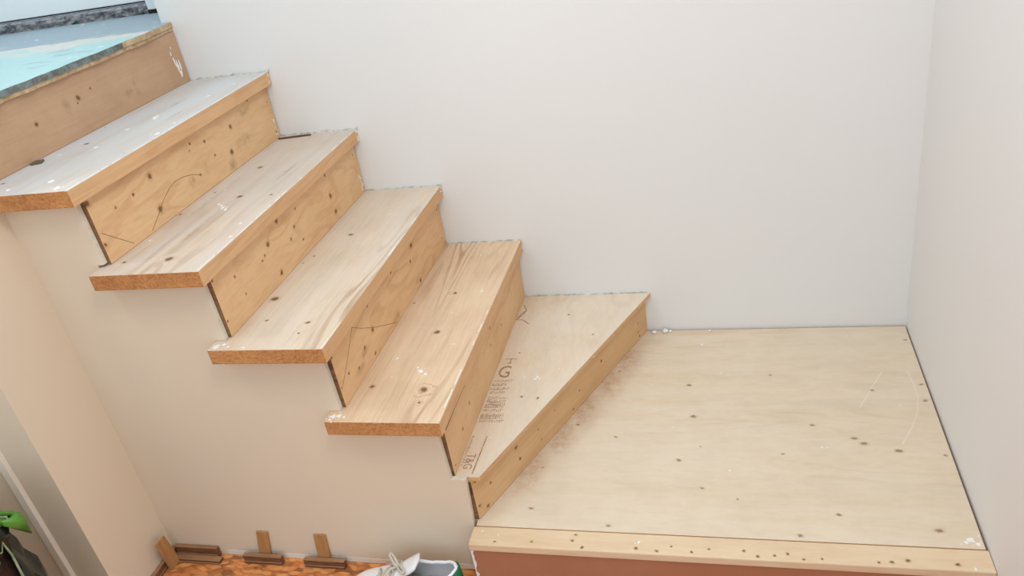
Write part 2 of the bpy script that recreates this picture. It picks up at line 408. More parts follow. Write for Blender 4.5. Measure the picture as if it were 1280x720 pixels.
M_lriser = plain('landing_riser_board', (174, 120, 90), 0.7, 0.5, 6, (162, 106, 78), 0.1)

# ------------------------------------------------------------------ the setting
bm = bmesh.new()
add_box(bm, (-0.935, W, -0.3), (XR + 0.12, W + 0.12, 2.7))
wall_back = tag(link_mesh('wall_back', bm, M_wall), 'white painted wall behind the staircase and the landing', kind='structure')
bm = bmesh.new()
add_box(bm, (XR, -0.9, -0.3), (XR + 0.12, W, 2.7))
wall_right = tag(link_mesh('wall_right', bm, M_wall), 'white painted wall along the right side of the plywood landing', kind='structure')

# stair-side drywall with its stepped top
G = 0.011
poly = [(XC, ZF), (XC, Z1 - TH), (R1 - G, Z1 - TH), (R1 - G + 0.003, Z2 + 0.006), (R1 - 0.024, Z2 + 0.006), (R1 - 0.024, Z2 - TH),
        (R2 - G, Z2 - TH), (R2 - G + 0.003, Z3 + 0.001), (R2 - 0.034, Z3 + 0.001), (R2 - 0.034, Z3 - TH),
        (R3 - G, Z3 - TH), (R3 - G + 0.003, Z4 + 0.001), (R3 - 0.034, Z4 + 0.001), (R3 - 0.034, Z4 - TH),
        (R4 - G, Z4 - TH), (R4 - 0.006, Z5 + 0.002), (0.010, Z5 + 0.002), (-0.003, ZF)]
bm = bmesh.new()
add_prism(bm, poly, 'y', 0.0, 0.0125)
wall_side = link_mesh('wall_stair', bm, [M_wall_low, M_paper])
assign_by_normal(wall_side, lambda n, c: 0 if abs(n.y) > 0.9 else 1)
tag(wall_side, 'drywall tinted beige for warm light below the stair treads with stepped upper edge', kind='structure')

rnd = random.Random(21)
bm = bmesh.new()
top = [(-0.70 + i * 0.68 / 40, ZF + 0.016 + 0.005 * mnoise.noise(Vector((i * 0.6, 3, 0)))) for i in range(41)]
add_prism(bm, [(-0.70, ZF + 0.001)] + top + [(-0.02, ZF + 0.001)], 'y', -0.0007, 0.0004)
link_mesh('joint_compound', bm, plain('bare_joint_compound', (234, 226, 214), 0.8, 0.5, 25), wall_side)
bm = bmesh.new()
add_box(bm, (-1.9, -0.2, ZF), (XC, 0.0, 2.7))
wall_left = tag(link_mesh('wall_left', bm, M_wall_low), 'wall return tinted beige for warm light at the left beside the stairs', kind='structure')
bm = bmesh.new()
add_box(bm, (-0.986, -0.212, ZF), (-0.964, -0.2, 2.1), 0.002)
tag(link_mesh('trim_1', bm, plain('trim_paint', (240, 230, 216), 0.5, 0.3, 6)), 'narrow white upright trim strip on the left wall', kind='structure')

bm = bmesh.new()
add_box(bm, (-1.0, 0.0, ZF), (-0.936, W, Z0 - 0.026))  # added out of sight to block light leaking in under the stairs
tag(link_mesh('light_leak_blocker', bm, M_wall_low), 'unseen panel added to keep stray light out of the hollow under the upper stairs', kind='structure')
bm = bmesh.new()
add_box(bm, (-1.45, -1.6, ZF), (-1.33, -0.2, 2.7))  # added out of view to cut ambient light on the left wall front
tag(link_mesh('shade_wall', bm, M_wall_low), 'unseen wall added left of the soil bag to shade the left wall front', kind='structure')

# OSB floor
m, nt, b = mat_new('oriented_strand_board')
g = NT(nt)
tc = g.n('ShaderNodeTexCoord').outputs['Object']
nz = g.n('ShaderNodeTexNoise'); nz.inputs['Scale'].default_value = 14; g.link(tc, nz.inputs['Vector'])
va = g.n('ShaderNodeVectorMath', operation='MULTIPLY_ADD')
g.link(nz.outputs['Color'], va.inputs[0]); va.inputs[1].default_value = (0.035, 0.035, 0); g.link(tc, va.inputs[2])
vo = g.n('ShaderNodeTexVoronoi'); vo.inputs['Scale'].default_value = 1.0
g.link(g.vmul(va.outputs[0], (38, 105, 1)), vo.inputs['Vector'])
sep = g.n('ShaderNodeSeparateColor'); g.link(vo.outputs['Color'], sep.inputs[0])
c = g.mix(sep.outputs[0], lin((226, 156, 92)), lin((200, 118, 62)))
c = g.mix(g.ramp(sep.outputs[1], 0.86, 0.9, 0, 0.7), c, lin((110, 58, 30)))
c = g.mix(g.ramp(vo.outputs['Distance'], 0.45, 0.8, 0, 0.5), c, lin((112, 60, 32)))
g.link(c, b.inputs['Base Color']); b.inputs['Roughness'].default_value = 0.6
bp = g.n('ShaderNodeBump'); bp.inputs['Strength'].default_value = 0.4; bp.inputs['Distance'].default_value = 0.002
g.link(sep.outputs[2], bp.inputs['Height']); g.link(bp.outputs[0], b.inputs['Normal'])
M_osb = m
bm = bmesh.new()
add_box(bm, (-3.2, -3.0, ZF - 0.05), (2.6, W, ZF))
tag(link_mesh('floor', bm, M_osb), 'orange-brown strand board subfloor at the foot of the stairs', kind='structure')

# upper landing floor with worn paint and a ragged edge
m, nt, b = mat_new('worn_teal_floor_paint')
g = NT(nt)
tc = g.n('ShaderNodeTexCoord').outputs['Object']
sp = g.n('ShaderNodeSeparateXYZ'); g.link(tc, sp.inputs[0])
yy = g.math('MULTIPLY_ADD', g.noise(g.vmul(tc, (1.6, 4.0, 1)), 3.0, 5, 0.6), 0.5, g.math('SUBTRACT', sp.outputs[1], 0.25))
c = g.mix(g.ramp(yy, 0.56, 0.64), lin((156, 192, 190)), lin((196, 190, 182)))
c = g.mix(g.ramp(yy, 0.68, 0.74), c, lin((138, 152, 160)))
c = g.mix(g.ramp(g.noise(g.vmul(tc, (0.8, 3.0, 1)), 9.0, 5, 0.6), 0.60, 0.68, 0, 0.5), c, lin((126, 142, 148)))
c = g.mix(g.ramp(g.noise(tc, 26, 5, 0.7), 0.62, 0.7, 0, 0.8), c, lin((225, 230, 232)))
g.link(c, b.inputs['Base Color']); b.inputs['Roughness'].default_value = 0.5
M_teal = m
M_teal_edge = plain('chipped_floor_edge', (126, 140, 138), 0.8, 1.0, 40, (96, 92, 84))
M_tan_edge = plain('bare_floor_edge', (206, 180, 146), 0.8, 0.8, 50, (160, 128, 96))
rnd = random.Random(5)
ys = [-0.2 + i * (W + 0.2) / 46 for i in range(47)]
edge = [(-0.888 + rnd.uniform(-0.003, 0.002) + 0.007 * mnoise.noise(Vector((y * 14, 2.0, 0))) - (0.004 if 0.52 < y < 0.6 else 0) - 0.012 * max(0, (y - 0.6) / 0.2), y) for y in ys]
bm = bmesh.new()
pol = [(-2.6, -0.2)] + edge + [(-0.94, W), (-0.94, 1.062), (-2.6, 1.062)]
add_prism(bm, pol, 'z', Z0 - 0.014, Z0)
fu = link_mesh('floor_upper', bm, [M_teal, M_teal_edge, M_tan_edge])
assign_by_normal(fu, lambda n, c: 0 if n.z > 0.9 else (2 if c.y > 0.56 else 1))
tag(fu, 'worn pale teal painted upper floor with chipped front edge', kind='structure')
bm = bmesh.new()
add_prism(bm, [(-2.6, -0.2)] + [(x - 0.003 - rnd.uniform(0, 0.002), y) for x, y in edge] + [(-0.94, W), (-0.94, 1.062), (-2.6, 1.062)], 'z', Z0 - 0.024, Z0 - 0.0145)
link_mesh('underlay_board', bm, M_tan_edge, fu)

# rough mortar sill below the door
m = plain('rough_mortar', (150, 150, 152), 0.95, 1.0, 55, (84, 86, 92), 1.0, 90)
bm = bmesh.new()
nx, nz_ = 110, 6
grid = []
for i in range(nx + 1):
    row = []
    for j in range(nz_ + 1):
        x = -2.5 + i * 1.36 / nx
        z = Z0 + j * 0.03 / nz_
        d = mnoise.noise(Vector((x * 40, z * 60, 1.0))) * 0.010 + mnoise.noise(Vector((x * 110, z * 110, 4.0))) * 0.006
        row.append(bm.verts.new((x, 1.058 + d + (0.012 if j == nz_ else 0), z)))
    grid.append(row)
back = [[bm.verts.new((grid[i][j].co.x, 1.10, Z0 + j * 0.03 / nz_)) for j in (0, nz_)] for i in range(nx + 1)]
for i in range(nx):
    for j in range(nz_):
        bm.faces.new([grid[i][j], grid[i + 1][j], grid[i + 1][j + 1], grid[i][j + 1]])
    bm.faces.new([grid[i][nz_], grid[i + 1][nz_], back[i + 1][1], back[i][1]])
door = empty('door_1', (-1.75, 1.1, Z0))
tag(door, 'white entrance door above the rough mortar sill at the upper floor', kind='structure')
def dchild(name, bm, mt):
    o = link_mesh(name, bm, mt, door)
    o.matrix_parent_inverse = Matrix.Translation(-Vector(door.location))
    return o
dchild('mortar_sill', bm, m)
M_door = plain('door_white_paint', (236, 240, 243), 0.4, 0.2, 3)
bm = bmesh.new()
add_box(bm, (-2.3, 1.085, Z0 + 0.036), (-1.150, 1.125, Z0 + 1.0), 0.002)
dchild('door_slab', bm, M_door)
bm = bmesh.new()
add_box(bm, (-2.3, 1.09, Z0 + 0.0315), (-1.145, 1.12, Z0 + 0.0355))
dchild('weather_seal', bm, plain('dark_rubber_seal', (34, 42, 54), 0.7))
bm = bmesh.new()
add_box(bm, (-1.140, 1.045, Z0 + 0.012), (-1.045, 1.15, Z0 + 1.0), 0.003)
dchild('door_jamb', bm, M_door)
bm = bmesh.new()
add_box(bm, (-1.150, 1.062, Z0 + 0.03), (-1.141, 1.085, Z0 + 1.0))
dchild('door_stop', bm, plain('grey_door_stop', (150, 160, 170), 0.6))
bm = bmesh.new()
add_box(bm, (-1.145, 1.05, Z0), (-1.03, 1.15, Z0 + 0.012))
dchild('jamb_shoe', bm, M_dark)
bm = bmesh.new()
add_box(bm, (-1.045, 1.062, Z0 - 0.2), (-0.6, 1.18, 2.7))
tag(link_mesh('wall_entrance', bm, M_wall), 'white wall stub right of the entrance door at the upper floor', kind='structure')

# residue of old caulk on the back wall along each tread
def residue(x0, x1, z, h, seed, parent):
    rnd = random.Random(seed)
    bm = bmesh.new()
    n = int((x1 - x0) / 0.006)
    lo, hi, hb = [], [], []
    for i in range(n + 1):
        x = x0 + (x1 - x0) * i / n
        hh = h * max(0.12, 0.45 + 0.5 * mnoise.noise(Vector((x * 18, seed, 0))) + 0.3 * mnoise.noise(Vector((x * 90, seed, 5))))
        lo.append(bm.verts.new((x, W - 0.004 - rnd.uniform(0, 0.0015), z)))
        hi.append(bm.verts.new((x, W - 0.002, z + hh)))
        hb.append(bm.verts.new((x, W + 0.001, z + hh)))
    for i in range(n):
        bm.faces.new([lo[i], lo[i + 1], hi[i + 1], hi[i]])
        bm.faces.new([hi[i], hi[i + 1], hb[i + 1], hb[i]])
    return link_mesh('caulk_residue', bm, M_residue, parent)
for i, (a, bb, z, h) in enumerate([(R0 + 0.02, N1 + 0.004, Z1, 0.009), (R1 + 0.003, N2 + 0.004, Z2, 0.010), (R2 + 0.003, N3 + 0.003, Z3, 0.006), (R3 + 0.003, N4 - 0.003, Z4, 0.006), (R4 + 0.01, 0.35, Z5, 0.007)]):
    residue(a, bb, z, h, 11 + i, wall_back)

# ------------------------------------------------------------------ staircase
stair = empty('staircase', (0, 0, 0))
tag(stair, 'stripped wooden staircase of bare pine treads and knotty risers against white wall', 'staircase')

def bevel_box_part(name, lo, hi, mats, rule, parent, bev=0.002):
    bm = bmesh.new()
    add_box(bm, lo, hi, bev)
    o = link_mesh(name, bm, mats, parent)
    assign_by_normal(o, rule)
    return o

def spatter(parent, pts, z, seed):
    rnd = random.Random(seed)
    bm = bmesh.new()
    for (x, y, r) in pts:
        rr = r * 0.0007
        add_blob(bm, (x, y, z), rr, 'z', rnd, 0.0006, 1.0, 1.15)
        if r > 4:
            for _ in range(3):
                add_blob(bm, (x + rnd.uniform(-2, 2) * rr, y + rnd.uniform(-2, 2) * rr, z), rr * 0.25, 'z', rnd)
    return tag(link_mesh('paint_spatter', bm, M_plaster, parent), 'white paint drips', kind='stuff')

def lines(parent, name, polylines, width, up, mt):
    for pl in polylines:
        bm = bmesh.new()
        add_ribbon(bm, pl, width, up)
        link_mesh(name, bm, mt, parent)

rule_tread = lambda n, c: 0 if n.z > 0.6 else (2 if abs(n.y) > 0.8 else 1)
treads = {}
for k, (zt, xb, xn, kp) in {1: (Z1, XC + 0.001, N1, P_T1), 2: (Z2, R1 - 0.022, N2, P_T2), 3: (Z3, R2 - 0.033, N3, P_T3), 4: (Z4, R3 - 0.033, N4, P_T4)}.items():
    if k == 1:
        bm = bmesh.new()
        add_prism(bm, [(XC + 0.001, YE), (xn, YE), (xn, W - 0.001), (R0 - 0.03, W - 0.001), (R0 - 0.03, 0.001), (XC + 0.001, 0.001)], 'z', zt - TH, zt)
        bmesh.ops.bevel(bm, geom=[e for e in bm.edges], offset=0.0018, segments=2, profile=0.6, affect='EDGES')
        o = link_mesh('tread', bm, [M_T[k], M_edge, M_end], stair)
        assign_by_normal(o, rule_tread)
    else:
        o = bevel_box_part('tread', (xb, YE, zt - TH), (xn, W - 0.001, zt), [M_T[k], M_edge, M_end], rule_tread, stair, 0.0018)
    treads[k] = o
    spatter(o, kp, zt, 20 + k)
    # worn line of white paint along the top edge of the nosing
    rnd = random.Random(60 + k)
    bm = bmesh.new()
    y = YE + 0.004
    while y < W - 0.03:
        ln = rnd.uniform(0.01, 0.07)
        if rnd.random() < (0.75, 0.55, 0.5, 0.25)[k - 1]:
            xx = xn - 0.0028 - rnd.uniform(0, 0.0015)
            add_ribbon(bm, [(xx, y, zt), (xx, min(y + ln, W - 0.02), zt)], rnd.uniform(0.001, 0.0026), (0, 0, 1))
        y += ln + rnd.uniform(0.002, 0.02)
    tag(link_mesh('paint_edge', bm, M_plaster, o), 'worn white paint along the nosing', kind='stuff')
    # white wall paint on the far end of the nosing
    rnd = random.Random(40 + k)
    bm = bmesh.new()
    for _ in range(5 if k < 4 else 2):
        add_blob(bm, (xn, W - rnd.uniform(0.004, 0.014), zt - rnd.uniform(0.003, TH - 0.003)), rnd.uniform(0.003, 0.006), 'x', rnd)
    link_mesh('paint_patch', bm, M_plaster, o)

risers = {}
rule_riser = lambda n, c: 1 if abs(n.y) > 0.8 else 0
for k, (x, zb, zt) in {0: (R0, Z1, Z0 - 0.0245), 1: (R1, Z2, Z1 - TH), 2: (R2, Z3, Z2 - TH), 3: (R3, Z4, Z3 - TH), 4: (R4, Z5, Z4 - TH)}.items():
    y0 = 0.002 if k == 0 else 0.0135
    o = bevel_box_part('riser', (x - 0.018, y0, zb + 0.0006), (x, W - 0.003, zt - 0.0006), [M_Rz[k], M_ply_end], rule_riser, stair, 0.0008)
    risers[k] = o
lines(risers[1], 'pencil_line', L_R1, 0.0012, (1, 0, 0), M_pencil)
lines(risers[3], 'pencil_line', L_R3, 0.0012, (1, 0, 0), M_pencil)
lines(risers[4], 'slot', L_R4, 0.003, (1, 0, 0), M_dark)
# plaster smear at the far end of the top riser
rnd = random.Random(8)
bm = bmesh.new()
for yy, zz, rr, ss in ((0.772, 0.945, 0.010, 2.2), (0.765, 0.962, 0.006, 2.6), (0.760, 0.985, 0.003, 3.0), (0.778, 0.925, 0.008, 1.6), (0.768, 1.0, 0.0025, 2.0), (0.784, 0.95, 0.006, 3.0)):
    add_blob(bm, (R0, yy, zz), rr, 'x', rnd, 0.0005, sx=0.7, sy=ss)
link_mesh('plaster_smear', bm, M_plaster, risers[0])
rnd = random.Random(9)
for k in (1, 2):
    bm = bmesh.new()
    for _ in range(6):
        add_blob(bm, ((R1, R2)[k - 1], rnd.uniform(0.785, 0.803), (Z2, Z3)[k - 1] + rnd.uniform(0.01, 0.07)), rnd.uniform(0.002, 0.004), 'x', rnd, sy=1.8)
    link_mesh('plaster_smear', bm, M_plaster, risers[k])

# winder: plywood tread cut on the diagonal and its board riser
bm = bmesh.new()
add_prism(bm, [(R4 - 0.02, 0.014), (0.037, 0.014), (0.364, W - 0.001), (R4 - 0.02, W - 0.001)], 'z', Z5 - 0.014, Z5)
bmesh.ops.bevel(bm, geom=list(bm.edges), offset=0.0012, segments=1, affect='EDGES')
winder = link_mesh('winder_tread', bm, [M_T5, M_edge], stair)
assign_by_normal(winder, lambda n, c: 0 if n.z > 0.6 else 1)
spatter(winder, P_T5, Z5, 31)
d = Vector((0.347 - 0.008, 0.81 + 0.008, 0)).normalized()
nrm = Vector((d.y, -d.x, 0))
a = Vector((0.016, 0.0135, 0)); e_ = Vector((0.346, W - 0.003, 0))
bm = bmesh.new()
add_prism(bm, [(a.x, a.y), (e_.x, e_.y), (e_.x - 0.02, e_.y), (a.x - 0.02, a.y)], 'z', 0.0006, Z5 - 0.0146)
bmesh.ops.bevel(bm, geom=list(bm.edges), offset=0.001, segments=1, affect='EDGES')
r5 = link_mesh('winder_riser', bm, [M_R5, M_ply_end], stair)
assign_by_normal(r5, lambda n, c: 1 if n.y < -0.9 else 0)

# lumber stamp and pencil notes on the winder
def ink_line(pts, w, parent=winder, name='stamp_line', mt=M_ink):
    bm = bmesh.new()
    add_ribbon(bm, [(x, y, Z5) for x, y in pts], w, (0, 0, 1))
    return link_mesh(name, bm, mt, parent)
def text_part(txt, loc, size, rz, parent, name, mt, zs=1.0):
    cu = bpy.data.curves.new(name, 'FONT')
    cu.body = txt
    cu.size = size
    cu.extrude = 0.0002
    cu.resolution_u = 3
    tmp = bpy.data.objects.new(name + '_tmp', cu)
    col.objects.link(tmp)
    bpy.context.view_layer.update()
    me = bpy.data.meshes.new_from_object(tmp.evaluated_get(bpy.context.evaluated_depsgraph_get()))
    bpy.data.objects.remove(tmp)
    bpy.data.curves.remove(cu)
    me.transform(Matrix.Translation(loc) @ Matrix.Rotation(rz, 4, 'Z') @ Matrix.Diagonal((1, zs, 1, 1)))
    me.materials.clear(); me.materials.append(mt)
    o = bpy.data.objects.new(name, me)
    col.objects.link(o); o.parent = parent
    return o
text_part('T&G', (-0.008, 0.090, Z5 + 0.0002), 0.027, -math.pi / 2, winder, 'stamp_lettering', M_ink, 1.1)
text_part('G', (-0.012, 0.388, Z5 + 0.0002), 0.05, 0.0, winder, 'stamp_lettering', M_ink, 1.5)
ink_line([(-0.005, 0.472), (0.028, 0.472)], 0.002)
ink_line([(0.012, 0.472), (0.013, 0.452)], 0.0025)
ink_line([(0.004, 0.452), (0.016, 0.452)], 0.0025)
ink_line([(0.022, 0.153), (0.0205, 0.09), (0.019, 0.023)], 0.003)
rnd = random.Random(77)
bm = bmesh.new()
for y, x1 in ((0.368, 0.030), (0.352, 0.022), (0.335, 0.030), (0.318, 0.024), (0.296, 0.034), (0.284, 0.036), (0.272, 0.036), (0.262, 0.034), (0.246, 0.030), (0.228, 0.040), (0.218, 0.040), (0.204, 0.043)):
    x = -0.015
    if rnd.random() < 0.55:
        add_ribbon(bm, [(x, y, Z5), (x1 - 0.012, y, Z5)], 0.0012, (0, 0, 1))
    while x < x1:
        x += rnd.uniform(0.002, 0.006)
        add_ribbon(bm, [(x, y, Z5), (x, y + rnd.uniform(0.004, 0.011), Z5)], 0.0012, (0, 0, 1))
        if rnd.random() < 0.4:
            add_ribbon(bm, [(x, y + 0.008, Z5), (x + 0.004, y + 0.008, Z5)], 0.0012, (0, 0, 1))
tag(link_mesh('stamp_print', bm, M_ink, winder), 'faded brown lumber stamp', kind='stuff')
bm = bmesh.new()
y = 0.155
while y > 0.05:
    y -= rnd.uniform(0.003, 0.006)
    add_ribbon(bm, [(-0.0155, y, Z5), (-0.0155 + rnd.uniform(0.003, 0.007), y, Z5)], 0.0013, (0, 0, 1))
tag(link_mesh('stamp_print', bm, M_ink, winder), 'faded row of tiny stamped print', kind='stuff')
ink_line([(-0.010, 0.755), (0.004, 0.725), (-0.003, 0.70), (-0.0165, 0.672), (0.002, 0.672), (0.026, 0.648)], 0.0022, name='pencil_line', mt=M_pencil)
ink_line([(-0.0165, 0.672), (-0.008, 0.705), (0.004, 0.725)], 0.0018, name='pencil_line', mt=M_pencil)

# ------------------------------------------------------------------ landing
landing = empty('stair_landing', (0.55, 0.4, ZF))
tag(landing, 'pale plywood landing platform with knotty front nosing strip beside the right wall', 'landing')
def lpart(name, bm, mats, smooth=False):
    o = link_mesh(name, bm, mats, landing, smooth)
    o.matrix_parent_inverse = Matrix.Translation(-Vector(landing.location))
    return o
bm = bmesh.new()
add_prism(bm, [(0.0115, -0.005), (XR - 0.006, -0.005), (XR - 0.004, W - 0.006), (0.0, W - 0.006), (0.0, 0.0135), (0.0115, 0.0135)], 'z', -0.018, 0.0)
panel = lpart('plywood_panel', bm, [M_land, M_edge])
assign_by_normal(panel, lambda n, c: 0 if n.z > 0.6 else 1)
sp = spatter(panel, P_L, 0.0, 33)
lines(panel, 'scratch', L_L, 0.0013, (0, 0, 1), M_scratch)
bm = bmesh.new()
add_box(bm, (0.006, -0.062, -0.020), (XR - 0.001, -0.0065, 0.0), 0.003)
nose = lpart('nosing_strip', bm, M_nose)
spatter(nose, [(0.385, -0.03, 5), (0.378, -0.034, 3), (0.03, -0.02, 4), (1.03, -0.055, 5), (0.07, -0.03, 3)], 0.0, 34)
bm = bmesh.new()
add_box(bm, (0.008, -0.058, ZF), (XR - 0.002, -0.040, -0.0205), 0.001)
lpart('landing_riser', bm, M_lriser)
bm = bmesh.new()
add_box(bm, (0.02, -0.038, ZF), (XR - 0.01, 0.0, -0.0205))
lpart('support_joist', bm, M_edge)
bm = bmesh.new()
rnd = random.Random(3)
pl = [(0.0075, -0.022), (0.0135 + 0.002, -0.022)] + [(0.0125 + rnd.uniform(-0.003, 0.004), -0.03 - 0.01 * q) for q in range(8)] + [(0.0075, -0.11)]
add_prism(bm, pl, 'y', -0.0595, -0.0581)
lpart('plaster_smear', bm, M_plaster)

# crumbs of plaster along the back joint
rnd = random.Random(14)
for i, (x, y, r) in enumerate([(0.368, 0.79, 0.007), (0.40, 0.795, 0.009), (0.415, 0.796, 0.005), (0.53, 0.795, 0.004)]):
    bm = bmesh.new()
    bmesh.ops.create_icosphere(bm, subdivisions=2, radius=r)
    for v in bm.verts:
        v.co *= 1 + 0.35 * mnoise.noise(v.co * 160 + Vector((i * 9, 0, 0)))
        v.co.z *= 0.6
    zmin = min(v.co.z for v in bm.verts)
    for v in bm.verts:
        v.co.z -= zmin
    o = link_mesh('plaster_crumb', bm, M_plaster)
    o.location = (x, y, 0.0)
    tag(o, ['small plaster crumb on the landing nearest the winder step', 'largest plaster crumb on the landing by the back wall', 'small plaster crumb right of the largest one by the back wall', 'lone plaster crumb farthest right along the back wall joint'][i], 'plaster crumb', 'plaster crumbs along the back wall joint')

# dark sliver of wood at the back of the second tread, chip on the first
bm = bmesh.new()
add_prism(bm, [(-0.664, 0.774), (-0.566, 0.786), (-0.565, 0.790), (-0.60, 0.789), (-0.664, 0.781)], 'z', Z2, Z2 + 0.004)
tag(link_mesh('wood_sliver', bm, plain('dark_wood_sliver', (104, 82, 70), 0.8, 0.7, 60)), 'thin dark wood sliver lying at the back wall on a dusty tread', 'wood sliver')
bm = bmesh.new()
add_prism(bm, [(-0.895, 0.140), (-0.872, 0.150), (-0.880, 0.168), (-0.890, 0.160), (-0.898, 0.165)], 'z', Z1, Z1 + 0.005)
tag(link_mesh('wood_chip', bm, plain('grey_wood_chip', (116, 100, 84), 0.8, 0.8, 80)), 'small grey-brown chip lying on the highest tread against the brown riser', 'wood chip')

# ------------------------------------------------------------------ flooring spacers and shims along the wall
M_lam = wood('laminate_offcut', (128, 88, 62), (84, 54, 38), scale=(0.15, 1, 1), rings=0.4, fibre=0.6, seed=9)
M_lam_top = wood('laminate_offcut_edge', (176, 132, 98), (140, 98, 68), scale=(0.2, 1, 1), seed=9.5)
M_shim = wood('shim_wood', (190, 142, 92), (158, 110, 66), scale=(1, 1, 0.12), rings=0.3, fibre=0.5, seed=10)

def offcut(lo, hi, label, rz=0.0):
    cx, cy = (lo[0] + hi[0]) / 2, (lo[1] + hi[1]) / 2
    bm = bmesh.new()
    hx, hy, hz = (hi[0] - lo[0]) / 2, (hi[1] - lo[1]) / 2, hi[2] - lo[2]
    add_box(bm, (-hx, -hy, 0), (hx, hy, hz), 0.0012)
    # a locking tongue along the lower front edge, as on a laminate plank
    if hx > hy:
        add_box(bm, (-hx * 0.98, -hy - 0.003, 0.0), (hx * 0.96, -hy + 0.001, hz * 0.3))
    else:
        add_box(bm, (hx - 0.001, -hy * 0.96, 0.0), (hx + 0.003, hy * 0.96, hz * 0.3))
    o = link_mesh('laminate_spacer', bm, [M_lam, M_lam_top])
    assign_by_normal(o, lambda n, c: 1 if n.z > 0.8 else 0)
    o.location = (cx, cy, lo[2])
    o.rotation_euler.z = rz
    return tag(o, label, 'spacer', 'laminate offcuts along the wall')
offcut((-0.6405, -0.0235, ZF), (-0.530, -0.0115, ZF + 0.024), 'dark laminate offcut holding the shim farther from the white shoe')
offcut((-0.467, -0.0235, ZF), (-0.354, -0.0115, ZF + 0.022), 'dark laminate offcut holding the shim next to the white shoe')
offcut((-0.850, -0.0125, ZF), (-0.722, -0.001, ZF + 0.030), 'dark laminate offcut on edge in the wall corner')
o = offcut((-0.846, -0.034, ZF), (-0.708, -0.0165, ZF + 0.009), 'low reddish laminate strip lying in front of the corner offcut')
offcut((XC + 0.001, -0.34, ZF), (XC + 0.013, -0.001, ZF + 0.021), 'long dark laminate strip along the left wall return')
offcut((0.005, -0.076, ZF), (0.30, -0.0615, ZF + 0.034), 'brown laminate strip against the foot of the landing riser')

def shim(loc, rz, lean, label, w=0.033, h=0.094, t0=0.0095, t1=0.004):
    bm = bmesh.new()
    hw = w / 2
    pts = [(-t0, 0), (0, 0), (0, h), (-t1, h)]          # y, z profile: wedge thick at the foot
    va = [bm.verts.new((-hw, p[0], p[1])) for p in pts]
    vb = [bm.verts.new((hw + (lean if i > 1 else 0) * 0, p[0], p[1])) for i, p in enumerate(pts)]
    for v in (va[2], va[3], vb[2], vb[3]):
        v.co.x += lean
    n = 4
    bm.faces.new(va); bm.faces.new(vb[::-1])
    for i in range(n):
        bm.faces.new([va[i], vb[i], vb[(i + 1) % n], va[(i + 1) % n]])
    bmesh.ops.bevel(bm, geom=list(bm.edges), offset=0.0007, segments=1, affect='EDGES')
    o = link_mesh('wood_shim', bm, M_shim)
    o.location = loc
    o.rotation_euler.z = rz
    return tag(o, label, 'shim', 'wood shims along the wall')
shim((-0.588, -0.0008, ZF), 0, 0.018, 'upright wooden wedge shim farther from the white shoe against beige drywall')
shim((-0.417, -0.0008, ZF), 0, 0.008, 'upright wooden wedge shim next to the white shoe against beige drywall')
shim((XC + 0.0255, -0.046, ZF), math.pi / 2, -0.008, 'wooden wedge shim leaning on the left wall return', w=0.036, h=0.098)

# ------------------------------------------------------------------ white sneaker
shoe = empty('sneaker', (-0.165, -0.088, ZF), math.radians(2))
tag(shoe, 'white sneaker with cream laces and green heel tab on the floor', 'shoe')
M_leather = plain('white_leather', (236, 236, 238), 0.45, 0.3, 20, (222, 222, 226))
M_lining = plain('grey_lining', (188, 184, 188), 0.9, 0.4, 40)
M_sole = plain('white_rubber_sole', (226, 224, 220), 0.6, 0.3, 30)
M_lace = plain('cream_lace', (208, 200, 186), 0.85, 0.6, 120, (176, 166, 150), 0.4, 400)
M_green = plain('green_heel_tab', (34, 110, 74), 0.55, 0.3, 40)
Ls = 0.285
def sx(s):
    return -Ls / 2 + s * Ls
def half_w(s):
    pts = [(0, 0.004), (0.03, 0.022), (0.1, 0.039), (0.22, 0.049), (0.36, 0.051), (0.55, 0.043), (0.75, 0.037), (0.9, 0.034), (0.97, 0.024), (1, 0.008)]
    return interp(pts, s)
def interp(pts, s):
    for (a, va), (b, vb) in zip(pts, pts[1:]):
        if s <= b:
            t = (s - a) / (b - a)
            return va + (vb - va) * t
    return pts[-1][1]
def top_h(s):
    return interp([(0, 0.03), (0.05, 0.043), (0.15, 0.053), (0.28, 0.060), (0.42, 0.075), (0.55, 0.092), (0.62, 0.090), (0.75, 0.080), (0.88, 0.085), (1, 0.100)], s)
def open_w(s):
    return interp([(0, 0), (0.26, 0.0), (0.30, 0.010), (0.45, 0.013), (0.54, 0.017), (0.62, 0.027), (0.78, 0.031), (0.92, 0.026), (0.98, 0.012), (1, 0.0)], s)
S = [0, 0.015, 0.04, 0.08, 0.13, 0.19, 0.25, 0.3, 0.36, 0.42, 0.48, 0.54, 0.6, 0.66, 0.72, 0.78, 0.84, 0.9, 0.94, 0.97, 0.99, 1.0]
bm = bmesh.new()
rows = {}
for side in (-1, 1):
    for i, s in enumerate(S):
        w, h, ow = half_w(s), top_h(s), open_w(s)
        row = []
        for j in range(7):
            t = j / 6
            yy = w + (ow - w) * (t ** 2.2) + 0.004 * math.sin(math.pi * t)
            zz = 0.018 + (h - 0.018) * math.sin(t * math.pi / 2)
            row.append(bm.verts.new((sx(s), side * yy, zz)))
        rows[side, i] = row
for side in (-1, 1):
    for i in range(len(S) - 1):
        for j in range(6):
            bm.faces.new([rows[side, i][j], rows[side, i + 1][j], rows[side, i + 1][j + 1], rows[side, i][j + 1]])
bmesh.ops.remove_doubles(bm, verts=bm.verts, dist=0.0006)
bm.faces.ensure_lookup_table()
up = link_mesh('upper', bm, M_leather, shoe, True)
sm = up.modifiers.new('thickness', 'SOLIDIFY'); sm.thickness = 0.004; sm.offset = -1
sb = up.modifiers.new('round', 'SUBSURF'); sb.levels = 1; sb.render_levels = 2
